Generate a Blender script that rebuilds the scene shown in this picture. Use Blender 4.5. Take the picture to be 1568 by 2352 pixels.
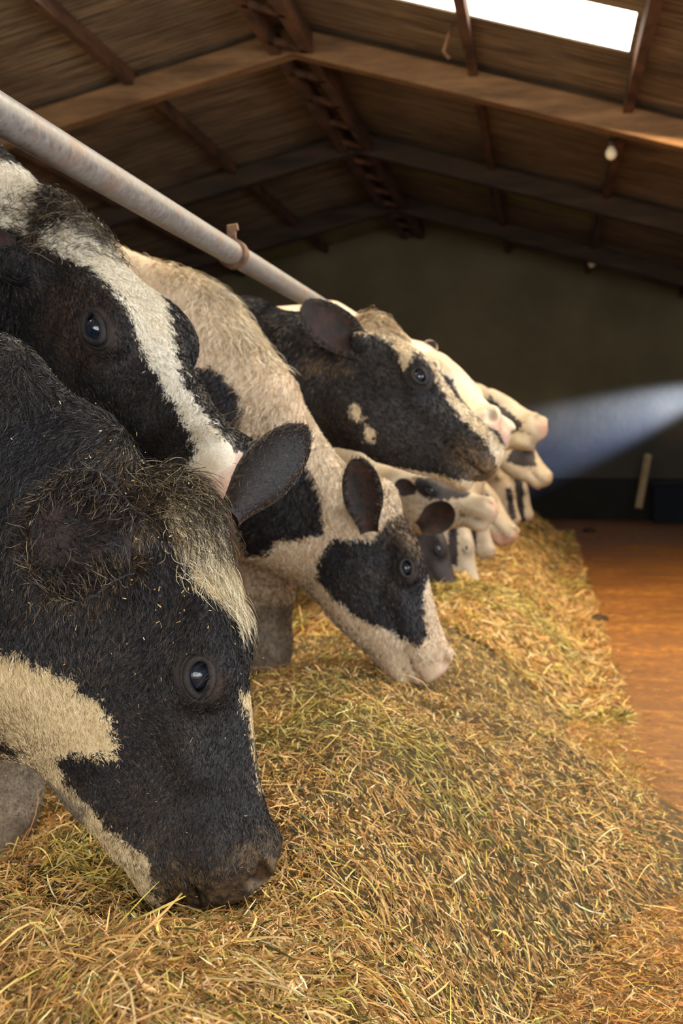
import bpy, math, random
import numpy as np
from mathutils import Vector, Matrix, Quaternion

for o in list(bpy.data.objects): bpy.data.objects.remove(o)
rng = np.random.default_rng(7)
random.seed(7)
SC = bpy.context.scene
COL = SC.collection

# ------------------------------------------------------------------ camera
FPX = 2700.0; PITCH = math.atan(166/FPX); YAW = math.atan(466/FPX*math.cos(PITCH))
CAMZ = 0.95
cam = bpy.data.cameras.new('camera'); cam_o = bpy.data.objects.new('camera', cam); COL.objects.link(cam_o)
cam_o.location = (0, 0, CAMZ); cam_o.rotation_euler = (math.pi/2-PITCH, 0, YAW)
cam.sensor_fit = 'VERTICAL'; cam.sensor_height = 36.0; cam.lens = FPX/2352*36.0
cam.clip_start = 0.05
cam.dof.use_dof = True; cam.dof.focus_distance = 1.62; cam.dof.aperture_fstop = 6.3
SC.camera = cam_o
RM = np.array(Matrix.Rotation(YAW, 3, 'Z') @ Matrix.Rotation(math.pi/2-PITCH, 3, 'X'))
CP = np.array([0, 0, CAMZ])
def ray(u, v): return RM @ np.array([(u-784)/FPX, (1176-v)/FPX, -1.0])
def at(u, v, Y):                       # the point of the barn at cross-section Y that stands at that place of the photo
    d = ray(u, v); return CP + d*(Y/d[1])

# ------------------------------------------------------------------ light and exposure
SC.view_settings.view_transform = 'Standard'; SC.view_settings.look = 'None'
SC.view_settings.gamma = 1.0; SC.view_settings.use_curve_mapping = False
SC.view_settings.exposure = 0.14
W = bpy.data.worlds.new('world'); SC.world = W; W.use_nodes = True
W.node_tree.nodes['Background'].inputs[0].default_value = (0.80, 0.90, 1.0, 1)
W.node_tree.nodes['Background'].inputs[1].default_value = 1.35
def area(name, loc, aim, sx, sy, power, col):
    l = bpy.data.lights.new(name, 'AREA'); l.shape = 'RECTANGLE'; l.size = sx; l.size_y = sy
    l.energy = power; l.color = col
    o = bpy.data.objects.new(name, l); COL.objects.link(o); o.location = loc
    o.rotation_euler = (Vector(aim)-Vector(loc)).to_track_quat('-Z', 'Y').to_euler()
    return o
area('daylight_front_door', (-0.6, -2.7, 1.9), (-0.8, 6.0, 1.9), 5.5, 2.4, 165, (1.0, 0.93, 0.82))  # unseen fill light, added to brighten the roof and back wall
area('daylight_side_door', (2.9, 1.7, 1.75), (-0.7, 2.3, 0.7), 2.6, 1.6, 135, (0.90, 0.95, 1.0))
area('daylight_skylight_feed', (0.5, 3.9, 2.95), (-0.4, 3.7, 0.4), 2.2, 1.0, 85, (1.0, 0.82, 0.55))
area('daylight_skylight_row', (-2.6, 4.2, 3.05), (-1.6, 4.2, 1.0), 1.0, 3.5, 160, (1.0, 0.80, 0.50))
area('daylight_skylight_passage', (1.5, 6.6, 2.6), (1.0, 6.6, 0.0), 1.4, 2.6, 110, (1.0, 0.72, 0.42))
def spot(name, loc, aim, ang, blend, power, col, r=0.05):
    l = bpy.data.lights.new(name, 'SPOT'); l.energy = power; l.spot_size = ang; l.spot_blend = blend
    l.color = col; l.shadow_soft_size = r
    o = bpy.data.objects.new(name, l); COL.objects.link(o); o.location = loc
    o.rotation_euler = (Vector(aim)-Vector(loc)).to_track_quat('-Z', 'Y').to_euler()
    return o
spot('daylight_window_shaft', (3.15, 13.88, 1.98), (0.0, 14.25, 0.88), math.radians(19), 1.0, 5200, (0.42, 0.55, 1.0))

# ------------------------------------------------------------------ helpers
def tag(o, label=None, cat=None, group=None, kind=None):
    if label: o['label'] = label
    if cat: o['category'] = cat
    if group: o['group'] = group
    if kind: o['kind'] = kind
    return o
def mesh_np(name, V, Fq, mat, parent=None, attrs=None, smooth=True, tris=None):
    """V n x 3, Fq m x 4 (quads) and/or tris."""
    me = bpy.data.meshes.new(name)
    V = np.asarray(V, np.float32)
    nq = 0 if Fq is None else len(Fq); nt = 0 if tris is None else len(tris)
    loops = np.concatenate([np.asarray(Fq, np.int32).ravel() if nq else np.zeros(0, np.int32),
                            np.asarray(tris, np.int32).ravel() if nt else np.zeros(0, np.int32)])
    me.vertices.add(len(V)); me.vertices.foreach_set('co', V.ravel())
    me.loops.add(len(loops)); me.loops.foreach_set('vertex_index', loops)
    st = np.concatenate([np.arange(nq)*4, nq*4+np.arange(nt)*3]).astype(np.int32)
    me.polygons.add(nq+nt); me.polygons.foreach_set('loop_start', st)
    me.polygons.foreach_set('use_smooth', np.full(nq+nt, smooth))
    me.update(calc_edges=True)
    if attrs:
        for k, a in attrs.items():
            a = np.asarray(a, np.float32)
            if a.ndim == 1:
                t = me.attributes.new(k, 'FLOAT', 'POINT'); t.data.foreach_set('value', a)
            else:
                if a.shape[1] == 3: a = np.concatenate([a, np.ones((len(a), 1), np.float32)], 1)
                t = me.attributes.new(k, 'FLOAT_COLOR', 'POINT'); t.data.foreach_set('color', a.ravel())
    if mat: me.materials.append(mat)
    o = bpy.data.objects.new(name, me); COL.objects.link(o)
    if parent: o.parent = parent
    return o
class MB:
    def __init__(s): s.v = []; s.f = []
    def add(s, V, F):
        b = len(s.v); s.v += [tuple(map(float, p)) for p in V]; s.f += [tuple(b+i for i in q) for q in F]
    def hexa(s, c8):
        s.add(c8, [(0,3,2,1),(4,5,6,7),(0,1,5,4),(1,2,6,5),(2,3,7,6),(3,0,4,7)])
    def box(s, x0, x1, y0, y1, z0, z1):
        s.hexa([(x0,y0,z0),(x1,y0,z0),(x1,y1,z0),(x0,y1,z0),(x0,y0,z1),(x1,y0,z1),(x1,y1,z1),(x0,y1,z1)])
    def beam(s, a, b, w, h, up=(0,0,1)):
        a = Vector(a); b = Vector(b); d = (b-a).normalized(); up = Vector(up)
        sd = d.cross(up).normalized(); u2 = sd.cross(d)
        q = []
        for p in (a, b):
            for (i, j) in ((-1,-1),(1,-1),(1,1),(-1,1)): q.append(p+sd*(w/2*i)+u2*(h/2*j))
        s.hexa(q)
    def tube(s, pts, rs, n=16, cap=True):
        pts = [Vector(p) for p in pts]
        if not hasattr(rs, '__len__'): rs = [rs]*len(pts)
        base = len(s.v); ref = None
        for i, p in enumerate(pts):
            d = (pts[min(i+1, len(pts)-1)]-pts[max(i-1, 0)]).normalized()
            if ref is None: ref = d.orthogonal().normalized()
            ref = (ref-d*ref.dot(d)).normalized(); b2 = d.cross(ref)
            for k in range(n):
                a = 2*math.pi*k/n; s.v.append(tuple(p+(ref*math.cos(a)+b2*math.sin(a))*rs[i]))
        for i in range(len(pts)-1):
            for k in range(n):
                k2 = (k+1) % n; s.f.append((base+i*n+k, base+i*n+k2, base+(i+1)*n+k2, base+(i+1)*n+k))
        if cap:
            s.f.append(tuple(base+k for k in reversed(range(n)))); e = base+(len(pts)-1)*n
            s.f.append(tuple(e+k for k in range(n)))
    def build(s, name, mat, parent=None, smooth=False, bevel=0):
        me = bpy.data.meshes.new(name); me.from_pydata(s.v, [], s.f); me.update()
        if smooth:
            for p in me.polygons: p.use_smooth = len(p.vertices) == 4
        if mat: me.materials.append(mat)
        o = bpy.data.objects.new(name, me); COL.objects.link(o)
        if parent: o.parent = parent
        if bevel:
            m = o.modifiers.new('b', 'BEVEL'); m.width = bevel; m.segments = 2
        return o
def empty(name, loc=(0, 0, 0)):
    o = bpy.data.objects.new(name, None); o.empty_display_size = .1; COL.objects.link(o); o.location = loc; return o

# ------------------------------------------------------------------ materials
class NT:
    def __init__(s, name):
        s.m = bpy.data.materials.new(name); s.m.use_nodes = True; s.t = s.m.node_tree
        s.b = s.t.nodes['Principled BSDF']
    def n(s, typ, **kw):
        nd = s.t.nodes.new(typ)
        for k, v in kw.items(): setattr(nd, k, v)
        return nd
    def l(s, a, b): s.t.links.new(a, b)
    def coord(s, scale=(1,1,1), kind='Object', rot=(0,0,0)):
        c = s.n('ShaderNodeTexCoord'); mp = s.n('ShaderNodeMapping')
        s.l(c.outputs[kind], mp.inputs[0]); mp.inputs['Scale'].default_value = scale; mp.inputs['Rotation'].default_value = rot
        return mp.outputs[0]
    def noise(s, vec, scale, detail=5, rough=.55, dist=0):
        n = s.n('ShaderNodeTexNoise'); s.l(vec, n.inputs['Vector'])
        n.inputs['Scale'].default_value = scale; n.inputs['Detail'].default_value = detail
        n.inputs['Roughness'].default_value = rough; n.inputs['Distortion'].default_value = dist
        return n.outputs['Fac']
    def ramp(s, fac, stops, interp='LINEAR'):
        r = s.n('ShaderNodeValToRGB'); s.l(fac, r.inputs[0]); cr = r.color_ramp; cr.interpolation = interp
        while len(cr.elements) < len(stops): cr.elements.new(.5)
        for e, (p, c) in zip(cr.elements, stops):
            e.position = p; e.color = (c[0], c[1], c[2], 1) if hasattr(c, '__len__') else (c, c, c, 1)
        return r.outputs[0]
    def mix(s, fac, a, b, mode='MIX'):
        m = s.n('ShaderNodeMix', data_type='RGBA', blend_type=mode)
        for i, x in ((0, fac), (6, a), (7, b)):
            if isinstance(x, bpy.types.NodeSocket): s.l(x, m.inputs[i])
            elif i == 0: m.inputs[0].default_value = x
            else: m.inputs[i].default_value = (*x, 1)
        return m.outputs[2]
    def math(s, op, a, b=0.0, clamp=False):
        m = s.n('ShaderNodeMath', operation=op, use_clamp=clamp)
        for i, x in ((0, a), (1, b)):
            if isinstance(x, bpy.types.NodeSocket): s.l(x, m.inputs[i])
            else: m.inputs[i].default_value = x
        return m.outputs[0]
    def attr(s, name, out='Fac'):
        a = s.n('ShaderNodeAttribute'); a.attribute_name = name; return a.outputs[out]
    def bump(s, h, strength=.5, dist=.01, prev=None):
        b = s.n('ShaderNodeBump'); s.l(h, b.inputs['Height']); b.inputs['Strength'].default_value = strength
        b.inputs['Distance'].default_value = dist
        if prev: s.l(prev, b.inputs['Normal'])
        s.l(b.outputs[0], s.b.inputs['Normal']); return b.outputs[0]
    def col(s, c):
        if isinstance(c, bpy.types.NodeSocket): s.l(c, s.b.inputs['Base Color'])
        else: s.b.inputs['Base Color'].default_value = (*c, 1)
    def rough(s, r):
        if isinstance(r, bpy.types.NodeSocket): s.l(r, s.b.inputs['Roughness'])
        else: s.b.inputs['Roughness'].default_value = r

def simple(name, c1, c2, scale=6, rough=.8, stretch=(1,1,1), bump=.3, bd=.01, metal=0, lo=.35, hi=.65):
    t = NT(name); v = t.coord(stretch)
    n = t.noise(v, scale, 8, .65)
    t.col(t.ramp(n, [(lo, c1), (hi, c2)])); t.rough(rough); t.b.inputs['Metallic'].default_value = metal
    if bump: t.bump(n, bump, bd)
    return t.m
def roof_mat(name, base, dark, light):
    t = NT(name)
    v = t.coord((1, 1, 1))
    streak = t.noise(t.coord((1.2, 26, 1.2)), 1.6, 8, .7)
    big = t.noise(v, 1.3, 4, .6)
    c = t.ramp(streak, [(.40, dark), (.50, base), (.62, light)])
    c = t.mix(t.ramp(big, [(.42, 0.0), (.62, .6)]), c, dark)
    t.col(c); t.rough(.85)
    t.bump(streak, .6, .02)
    return t.m
M_roof = roof_mat('roof_boards', (.215, .150, .088), (.060, .038, .020), (.33, .25, .16))
M_roof_green = roof_mat('roof_boards_mossy', (.24, .21, .075), (.09, .08, .03), (.33, .30, .13))
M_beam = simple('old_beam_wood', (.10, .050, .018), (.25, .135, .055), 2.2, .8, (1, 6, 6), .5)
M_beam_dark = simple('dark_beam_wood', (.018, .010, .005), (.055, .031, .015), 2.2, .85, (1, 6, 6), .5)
M_purlin = simple('rusty_purlin', (.030, .013, .006), (.14, .060, .022), 3.5, .85, (3, 1, 3), .5)
def backwall():
    t = NT('back_wall_plaster'); v = t.coord()
    n = t.noise(v, .8, 5, .6); n2 = t.noise(v, 14, 5, .6)
    c = t.ramp(n, [(.35, (.105, .086, .046)), (.65, (.175, .142, .080))])
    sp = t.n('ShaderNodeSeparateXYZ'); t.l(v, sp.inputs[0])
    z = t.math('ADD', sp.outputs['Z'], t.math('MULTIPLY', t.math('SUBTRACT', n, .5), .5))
    c = t.mix(t.ramp(t.math('MULTIPLY', z, .5), [(.42, .88), (.68, 0)]), c, (.040, .041, .040))     # lower wall darkened, its unlit shade put into the colour
    t.col(c); t.rough(.95); t.bump(n2, .2, .01)
    return t.m
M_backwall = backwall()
M_plinth = simple('tarred_wall_base', (.006, .006, .006), (.012, .011, .010), 3, .9)  # near black: shade at the foot of the wall painted in
M_wall = simple('side_wall_boards', (.10, .085, .06), (.2, .17, .12), 1.2, .9, (1, 1, 1))
M_bulb = simple('lamp_glass', (.85, .74, .50), (.95, .85, .62), 3, .25, bump=0)
M_socket = simple('lamp_socket', (.03, .02, .015), (.08, .05, .03), 6, .6)
M_stick = simple('pale_stick_wood', (.25, .19, .10), (.4, .31, .19), 5, .8)

def galv():
    t = NT('galvanised_steel'); v = t.coord()
    n = t.noise(v, 60, 4, .6); n2 = t.noise(v, 9, 6, .7)
    vo = t.n('ShaderNodeTexVoronoi'); t.l(v, vo.inputs['Vector']); vo.inputs['Scale'].default_value = 90
    c = t.ramp(n, [(.35, (.125, .125, .125)), (.65, (.235, .225, .22))])
    c = t.mix(t.math('MULTIPLY', vo.outputs['Distance'], .5), c, (.36, .34, .32))
    c = t.mix(t.ramp(n2, [(.52, 0), (.68, .75)]), c, (.24, .13, .075))
    t.col(c); t.b.inputs['Metallic'].default_value = .35; t.rough(t.ramp(n, [(.3, .42), (.7, .62)]))
    t.bump(n, .25, .002)
    return t.m
M_pipe = galv()
M_clamp = simple('rusted_clamp', (.06, .03, .018), (.22, .12, .07), 30, .7, metal=.3)

def floor_mat():
    t = NT('feed_passage_concrete'); v = t.coord()
    n1 = t.noise(t.coord((.5, 5, 1)), 2.2, 8, .65)
    n2 = t.noise(v, 18, 8, .75); n3 = t.noise(v, 1.1, 3, .5)
    c = t.ramp(n1, [(.32, (.26, .088, .006)), (.5, (.48, .190, .014)), (.68, (.62, .28, .035))])
    c = t.mix(t.ramp(n2, [(.44, .8), (.60, 0)]), c, (.14, .048, .008))
    n5 = t.noise(v, 5, 7, .7); c = t.mix(t.ramp(n5, [(.36, .75), (.5, 0)]), c, (.12, .045, .010))
    c = t.mix(t.ramp(n2, [(.60, 0), (.72, .5)]), c, (.60, .34, .11))
    n4 = t.noise(t.coord((.35, 2.2, 1)), 3.2, 6, .6)
    c = t.mix(t.ramp(n3, [(.38, .65), (.6, 0)]), c, (.17, .066, .014))
    c = t.mix(t.ramp(n4, [(.40, .7), (.52, 0)]), c, (.20, .075, .014))
    t.col(c); t.rough(t.ramp(n3, [(.3, .45), (.7, .75)]))
    t.bump(n2, .5, .012)
    return t.m
M_floor = floor_mat()
def haybase():
    t = NT('packed_silage'); v = t.coord()
    n2 = t.noise(v, 45, 8, .75); n1 = t.noise(v, 5, 4, .6)
    c = t.ramp(n2, [(.32, (.028, .018, .007)), (.5, (.16, .10, .035)), (.7, (.42, .29, .11))])
    c = t.mix(t.ramp(n1, [(.4, .0), (.65, .5)]), c, (.10, .095, .025))
    t.col(c); t.rough(.9); t.bump(n2, .9, .02)
    return t.m
M_haybase = haybase()
def haymat():
    t = NT('cut_hay'); t.col(t.attr('Col', 'Color')); t.rough(.55)
    t.b.inputs['Specular IOR Level'].default_value = .3
    return t.m
M_hay = haymat()
def hairmat():
    t = NT('cow_hair'); t.col(t.attr('Col', 'Color')); t.rough(.42)
    t.b.inputs['Specular IOR Level'].default_value = .3
    return t.m
M_hair = hairmat()
def coat_mat(name, white, cream, black, brown, fur=1.0, dlo=(.10, .055, .022), dhi=(.26, .17, .085)):
    """one continuous hide; the mesh carries signed distances (metres) to its coat patches"""
    t = NT(name); v = t.coord()
    edge = t.noise(v, 55, 3, .6); edge2 = t.noise(v, 220, 2, .6)
    fine = t.noise(v, 330*fur, 5, .7); mid = t.noise(v, 9, 5, .65); lump = t.noise(v, 28, 4, .6)
    jit = t.math('ADD', t.math('MULTIPLY', t.math('SUBTRACT', edge, .5), .045), t.math('MULTIPLY', t.math('SUBTRACT', edge2, .5), .016))
    def mask(a, soft=.002, amp=1.0):
        d = t.math('ADD', t.attr(a), t.math('MULTIPLY', jit, amp))
        return t.math('ADD', t.math('MULTIPLY', d, .5/soft), .5, True)
    wcol = t.mix(t.ramp(mid, [(.4, 0), (.68, .85)]), white, cream)
    wcol = t.mix(t.ramp(fine, [(.3, .5), (.62, 0)]), wcol, tuple(x*.55 for x in cream))
    bcol = t.mix(t.ramp(mid, [(.46, 0), (.72, .55)]), black, brown)
    bcol = t.mix(t.ramp(fine, [(.5, 0), (.72, .35)]), bcol, (.11, .095, .085))
    c = t.mix(mask('white'), bcol, wcol)
    dirt = t.ramp(lump, [(.35, dlo), (.6, dhi)])
    c = t.mix(t.math('MULTIPLY', mask('dirt', .02, 1.5), t.ramp(t.noise(v, 70, 6, .7), [(.42, .12), (.60, .80)])), c, dirt)
    c = t.mix(t.math('MULTIPLY', mask('soil', .015, 1.0), .8), c, t.ramp(lump, [(.3, (.10, .078, .060)), (.7, (.27, .205, .150))]))
    pk = t.ramp(lump, [(.3, (.40, .22, .16)), (.7, (.60, .40, .31))])
    c = t.mix(t.math('MULTIPLY', mask('pink', .008, .6), .85), c, pk)
    ei = t.ramp(lump, [(.38, (.010, .008, .008)), (.68, (.050, .020, .014))])
    c = t.mix(t.math('MULTIPLY', mask('earin', .006, .5), 1.0), c, ei)
    t.col(c); t.rough(t.ramp(fine, [(.3, .62), (.7, .42)]))
    t.b.inputs['Specular IOR Level'].default_value = .35
    b1 = t.bump(lump, .35, .012); t.bump(fine, .55, .003, b1)
    return t.m
BLK = (.013, .012, .013); BRN = (.060, .034, .020)
def eye_mat():
    t = NT('eye_dark'); v = t.coord(); n = t.noise(v, 60, 3)
    t.col(t.ramp(n, [(.4, (.006, .010, .022)), (.6, (.016, .026, .05))])); t.rough(.06)
    t.b.inputs['Coat Weight'].default_value = 1.0; t.b.inputs['Coat Roughness'].default_value = .03
    return t.m
M_eye = eye_mat()
M_eyewhite = simple('eye_sclera', (.45, .30, .27), (.62, .50, .48), 40, .2, bump=0)
M_lid = simple('eyelid_skin', (.035, .022, .018), (.10, .058, .045), 60, .45, bump=.3, bd=.002)
M_sky = NT('skylight_panel'); M_sky.b.inputs['Emission Color'].default_value = (1, .96, .86, 1); M_sky.b.inputs['Emission Strength'].default_value = 5.0
M_sky = M_sky.m

# ------------------------------------------------------------------ the barn
RX = -1.58; RZ = 3.57                 # ridge
SLL, SLR = .25, .285                 # slopes of the two roof halves
YB = 14.25
XL, XR = -6.2, 3.2
def rz(x): return RZ-(RX-x)*SLL if x < RX else RZ-(x-RX)*SLR
m = MB(); m.box(XL, XR, -3, YB+.2, -.1, 0); tag(m.build('floor', M_floor), kind='structure')
m = MB()
m.v = [(XL, YB, 0), (XR, YB, 0), (XR, YB, rz(XR)+.3), (RX, YB, RZ+.3), (XL, YB, rz(XL)+.3)]
m.v += [(x, y+.2, z) for x, y, z in m.v]
m.f = [(0,1,2,3,4), (9,8,7,6,5), (0,5,6,1), (1,6,7,2), (2,7,8,3), (3,8,9,4), (4,9,5,0)]
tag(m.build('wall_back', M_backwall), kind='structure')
m = MB(); m.box(XL, XR, YB-.06, YB, 0, .50); tag(m.build('baseboard_back', M_plinth), kind='structure')  # dark strip standing in for the unlit foot of the wall
m = MB(); m.box(XL-.2, XL, -3, YB+.2, 0, rz(XL)+.05); tag(m.build('wall_left', M_wall), kind='structure')
m = MB()
m.box(XR, XR+.2, -3, -.2, 0, rz(XR)+.1); m.box(XR, XR+.2, 3.6, 12.9, 0, rz(XR)+.1)
m.box(XR, XR+.2, 14.0, YB+.2, 0, rz(XR)+.1); m.box(XR, XR+.2, 12.9, 14.0, 0, 1.3)
tag(m.build('wall_right', M_wall), kind='structure')
# roof: rows of boards between the frames; skylight rows left open for the clear panels
def slab(mb, x0, x1, y0, y1, off=.0, th=.04):
    c = []
    for dz in (off, off+th):
        for (x, y) in ((x0, y0), (x1, y0), (x1, y1), (x0, y1)): c.append((x, y, rz(x)+dz))
    mb.hexa(c)
PX = {-4: -4.74, -3: -3.68, -2: -2.64+0, 0: RX, -1: -2.64, 1: -.45, 2: .47, 3: 1.55, 4: 2.66}
SKY = [(-.98, -.48, 5.95, 6.55), (-.42, .42, 5.95, 6.55)]
holes = [(-.98, .42, 5.95, 6.55), (-3.2, -2.2, 2.5, 5.9), (-.4, 1.4, 3.4, 4.4), (.8, 2.2, 5.3, 5.8)]
xs = sorted(set([XL-.1, RX, XR+.1]+[h[0] for h in holes]+[h[1] for h in holes]))
ys = sorted(set([-3, YB+.2, 11.1]+[h[2] for h in holes]+[h[3] for h in holes]))
mr = MB(); mg = MB()
for i in range(len(xs)-1):
    for j in range(len(ys)-1):
        cx = (xs[i]+xs[i+1])/2; cy = (ys[j]+ys[j+1])/2
        if any(h[0] < cx < h[1] and h[2] < cy < h[3] for h in holes): continue
        slab(mr, xs[i], xs[i+1], ys[j], ys[j+1])
tag(mr.build('ceiling', M_roof), kind='structure')
for (x0, x1, y0, y1) in ((-1.45, -.52, 10.3, 11.4), (-.36, .52, 10.7, 11.5), (-2.55, -1.72, 13.2, 14.2), (-1.45, -.5, 13.1, 14.2), (-3.6, -2.7, 13.2, 14.2)):
    slab(mg, x0, x1, y0, y1, -.012, .01)
tag(mg.build('trim_1', M_roof_green), kind='structure')
for k, (x0, x1, y0, y1) in enumerate(SKY+[(-3.2, -2.2, 2.5, 5.9), (-.4, 1.4, 3.4, 4.4), (.8, 2.2, 5.3, 5.8)]):
    s = MB(); slab(s, x0, x1, y0, y1, .01, .02); tag(s.build('window_%d' % (k+1), M_sky), kind='structure')
# frames (rafters) across the barn
for k, y in enumerate((4.8, 7.4, 9.95, 12.5)):
    root = empty('roof_rafter', (RX, y, RZ-.12))
    tag(root, ['timber rafter pair nearest the viewer, above the frame', 'lighter brown roof rafter pair crossing just below the skylight',
               'middle dark rafter pair under the roof boards', 'farthest dark rafter pair just before the back wall'][k], 'rafter')
    for sgn in (-1, 1):
        xe = XL if sgn < 0 else XR
        mm = MB(); h = .16
        a = Vector((RX, y, RZ-h/2-.05)); b = Vector((xe, y, rz(xe)-h/2-.05)); mm.beam(a-root.location, b-root.location, .12, h)
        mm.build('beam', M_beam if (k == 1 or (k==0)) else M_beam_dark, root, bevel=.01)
# purlins along the barn
names = {-3: 'rusty purlin second left of the ridge, low above the cows', -1: 'rusty purlin first left of the ridge',
         1: 'dark purlin first right of the ridge, crossing the skylight', 2: 'dark purlin at the right end of the skylight, carrying the lamps',
         3: 'purlin farthest right under the roof', 4: 'purlin by the right eave outside the skylight'}
for k in (-4, -3, -1, 1, 2, 3, 4):
    x = PX[k]
    if x > XR-.1 or x < XL+.1: continue
    m = MB(); m.beam((x, -2.9, rz(x)-.045), (x, YB-.02, rz(x)-.045), .055, .09)
    if k in names: tag(m.build('roof_purlin', M_purlin), names[k], 'purlin')
    else: tag(m.build('roof_purlin', M_purlin), 'purlin lowest on the left roof slope by the eave', 'purlin')
root = empty('ridge_truss', (RX, 5, RZ-.1))
tag(root, 'rusty double ridge beam with cross braces running down the middle of the roof', 'beam')
for dx in (-.10, .10):
    m = MB(); m.beam((dx, -7.8, -.06), (dx, YB-5.03, -.06), .07, .12); m.build('ridge_beam', M_purlin, root)
y = -2.2
while y < YB-.3:
    m = MB(); m.beam((-.10, y-5, -.10), (.10, y-5+.22, -.10), .03, .04); m.build('brace', M_purlin, root); y += .62
# lamps on the second right purlin
def bulb(px, py, Y, label):
    p = at(px, py, Y); x = p[0]; top = rz(x)-.09
    r = empty('hanging_lamp', (x, Y, top)); tag(r, label, 'lamp', 'bare bulbs under the right roof slope')
    L = top-p[2]
    m = MB(); m.tube([(0,0,0), (0,0,-max(L-.05,.03))], .008, 8); m.build('cord', M_socket, r)
    m = MB(); m.tube([(0,0,-L+.09), (0,0,-L+.045)], [.020, .026], 14); m.build('socket', M_socket, r, True)
    m = MB(); zz = [.045, .03, .01, -.015, -.035, -.045]; rr = [.018, .026, .037, .038, .024, .004]
    m.tube([(0,0,-L+z) for z in zz], rr, 18); m.build('light_bulb', M_bulb, r, True)
bulb(1403, 352, 7.9, 'bare bulb hanging closer, just below the light brown rafter')
bulb(1358, 605, 12.9, 'bare bulb hanging farther off, by the back wall')
# bent rod dangling from the skylight purlin
m = MB(); p0 = at(1036, 60, 6.7); p1 = at(1018, 120, 6.7); p2 = at(1032, 135, 6.7); pt = Vector((p0[0]+.02, 6.7, rz(p0[0])-.02))
m.tube([pt, p0, p1, p2], .011, 8)
tag(m.build('dangling_rod', M_purlin), 'short rusty rod dangling from the purlin beside the skylight', 'rod')
m = MB(); m.tube([at(1488, 1045, 13.9), at(1466, 1168, 13.7)], .045, 10)
tag(m.build('leaning_stick', M_stick), 'pale wooden stake standing against the dark back wall on the right', 'stick')
def wallobj():
    p = at(1545, 1105, 13.9)
    m = MB(); m.box(-.22, .2, -.14, .14, 0, .42); m.box(-.24, .22, -.16, .16, .42, .46)
    o = m.build('storage_box', simple('dark_blue_plastic', (.002, .005, .012), (.003, .008, .018), 5, .95), bevel=.012); o.location = (p[0], 13.85, 0)
    tag(o, 'dark blue box on the floor by the back wall', 'box')
wallobj()

# neck rail
RAILX, RAILZ = -.79, 1.425
root = empty('neck_rail', (RAILX, 1.0, RAILZ)); tag(root, 'galvanised steel neck rail running above the cows with a clamp', 'rail')
m = MB(); m.tube([(0, y-1, 0) for y in np.linspace(.3, YB, 40)], .030, 28); m.build('pipe', M_pipe, root, True)
yc = .79*FPX/(1250-528)
m = MB(); m.tube([(0, yc-1-.021, 0), (0, yc-1-.018, 0), (0, yc-1+.018, 0), (0, yc-1+.021, 0)], [.030, .0375, .0375, .030], 28); 
m.build('clamp_ring', M_clamp, root, True)
m = MB(); m.beam((-.004, yc-1, .03), (-.004, yc-1, .066), .022, .012, (0,1,0)); m.tube([(-.014, yc-1, .064), (.012, yc-1, .068)], .0095, 8)
m.build('clamp_bolt', M_clamp, root)

# ------------------------------------------------------------------ implicit-surface sculpting
def smin(a, b, k):
    h = np.clip(.5+.5*(b-a)/k, 0, 1); return b+(a-b)*h-k*h*(1-h)
def smax(a, b, k): return -smin(-a, -b, k)
def ell(P, c, r):
    q = (P-np.array(c, np.float32))/np.array(r, np.float32)
    return (np.sqrt((q*q).sum(-1))-1)*min(r)
def tube_sdf(P, pts, rv, rh, up, k=.05):
    d = None; up = np.array(up, np.float32)
    for i in range(len(pts)-1):
        a = np.array(pts[i], np.float32); b = np.array(pts[i+1], np.float32); ab = b-a; L = np.linalg.norm(ab); e = ab/L
        sd = np.cross(e, up); sd /= np.linalg.norm(sd); u2 = np.cross(sd, e)
        q = P-a; s = q@e; t = np.clip(s/L, 0, 1)
        v1 = rv[i]+(rv[i+1]-rv[i])*t; h1 = rh[i]+(rh[i+1]-rh[i])*t
        al = s-t*L; mn = np.minimum(v1, h1)
        n = np.sqrt((q@u2/v1)**2+(q@sd/h1)**2+(al/mn)**2)
        di = (n-1)*mn
        d = di if d is None else smin(d, di, k)
    return d
HF = np.array([-.03, .03, .10, .17, .24, .32, .40, .46, .505, .535])
HT = np.array([-.035, .0, .010, .012, .0, -.022, -.040, -.046, -.056, -.095])
HB = np.array([-.15, -.215, -.262, -.282, -.270, -.240, -.212, -.200, -.190, -.165])
HWT = np.array([.055, .080, .096, .098, .076, .058, .052, .060, .062, .044])
HWB = np.array([.048, .058, .070, .074, .066, .052, .046, .050, .050, .034])
EYE = (.226, -.056, .094)
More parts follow.
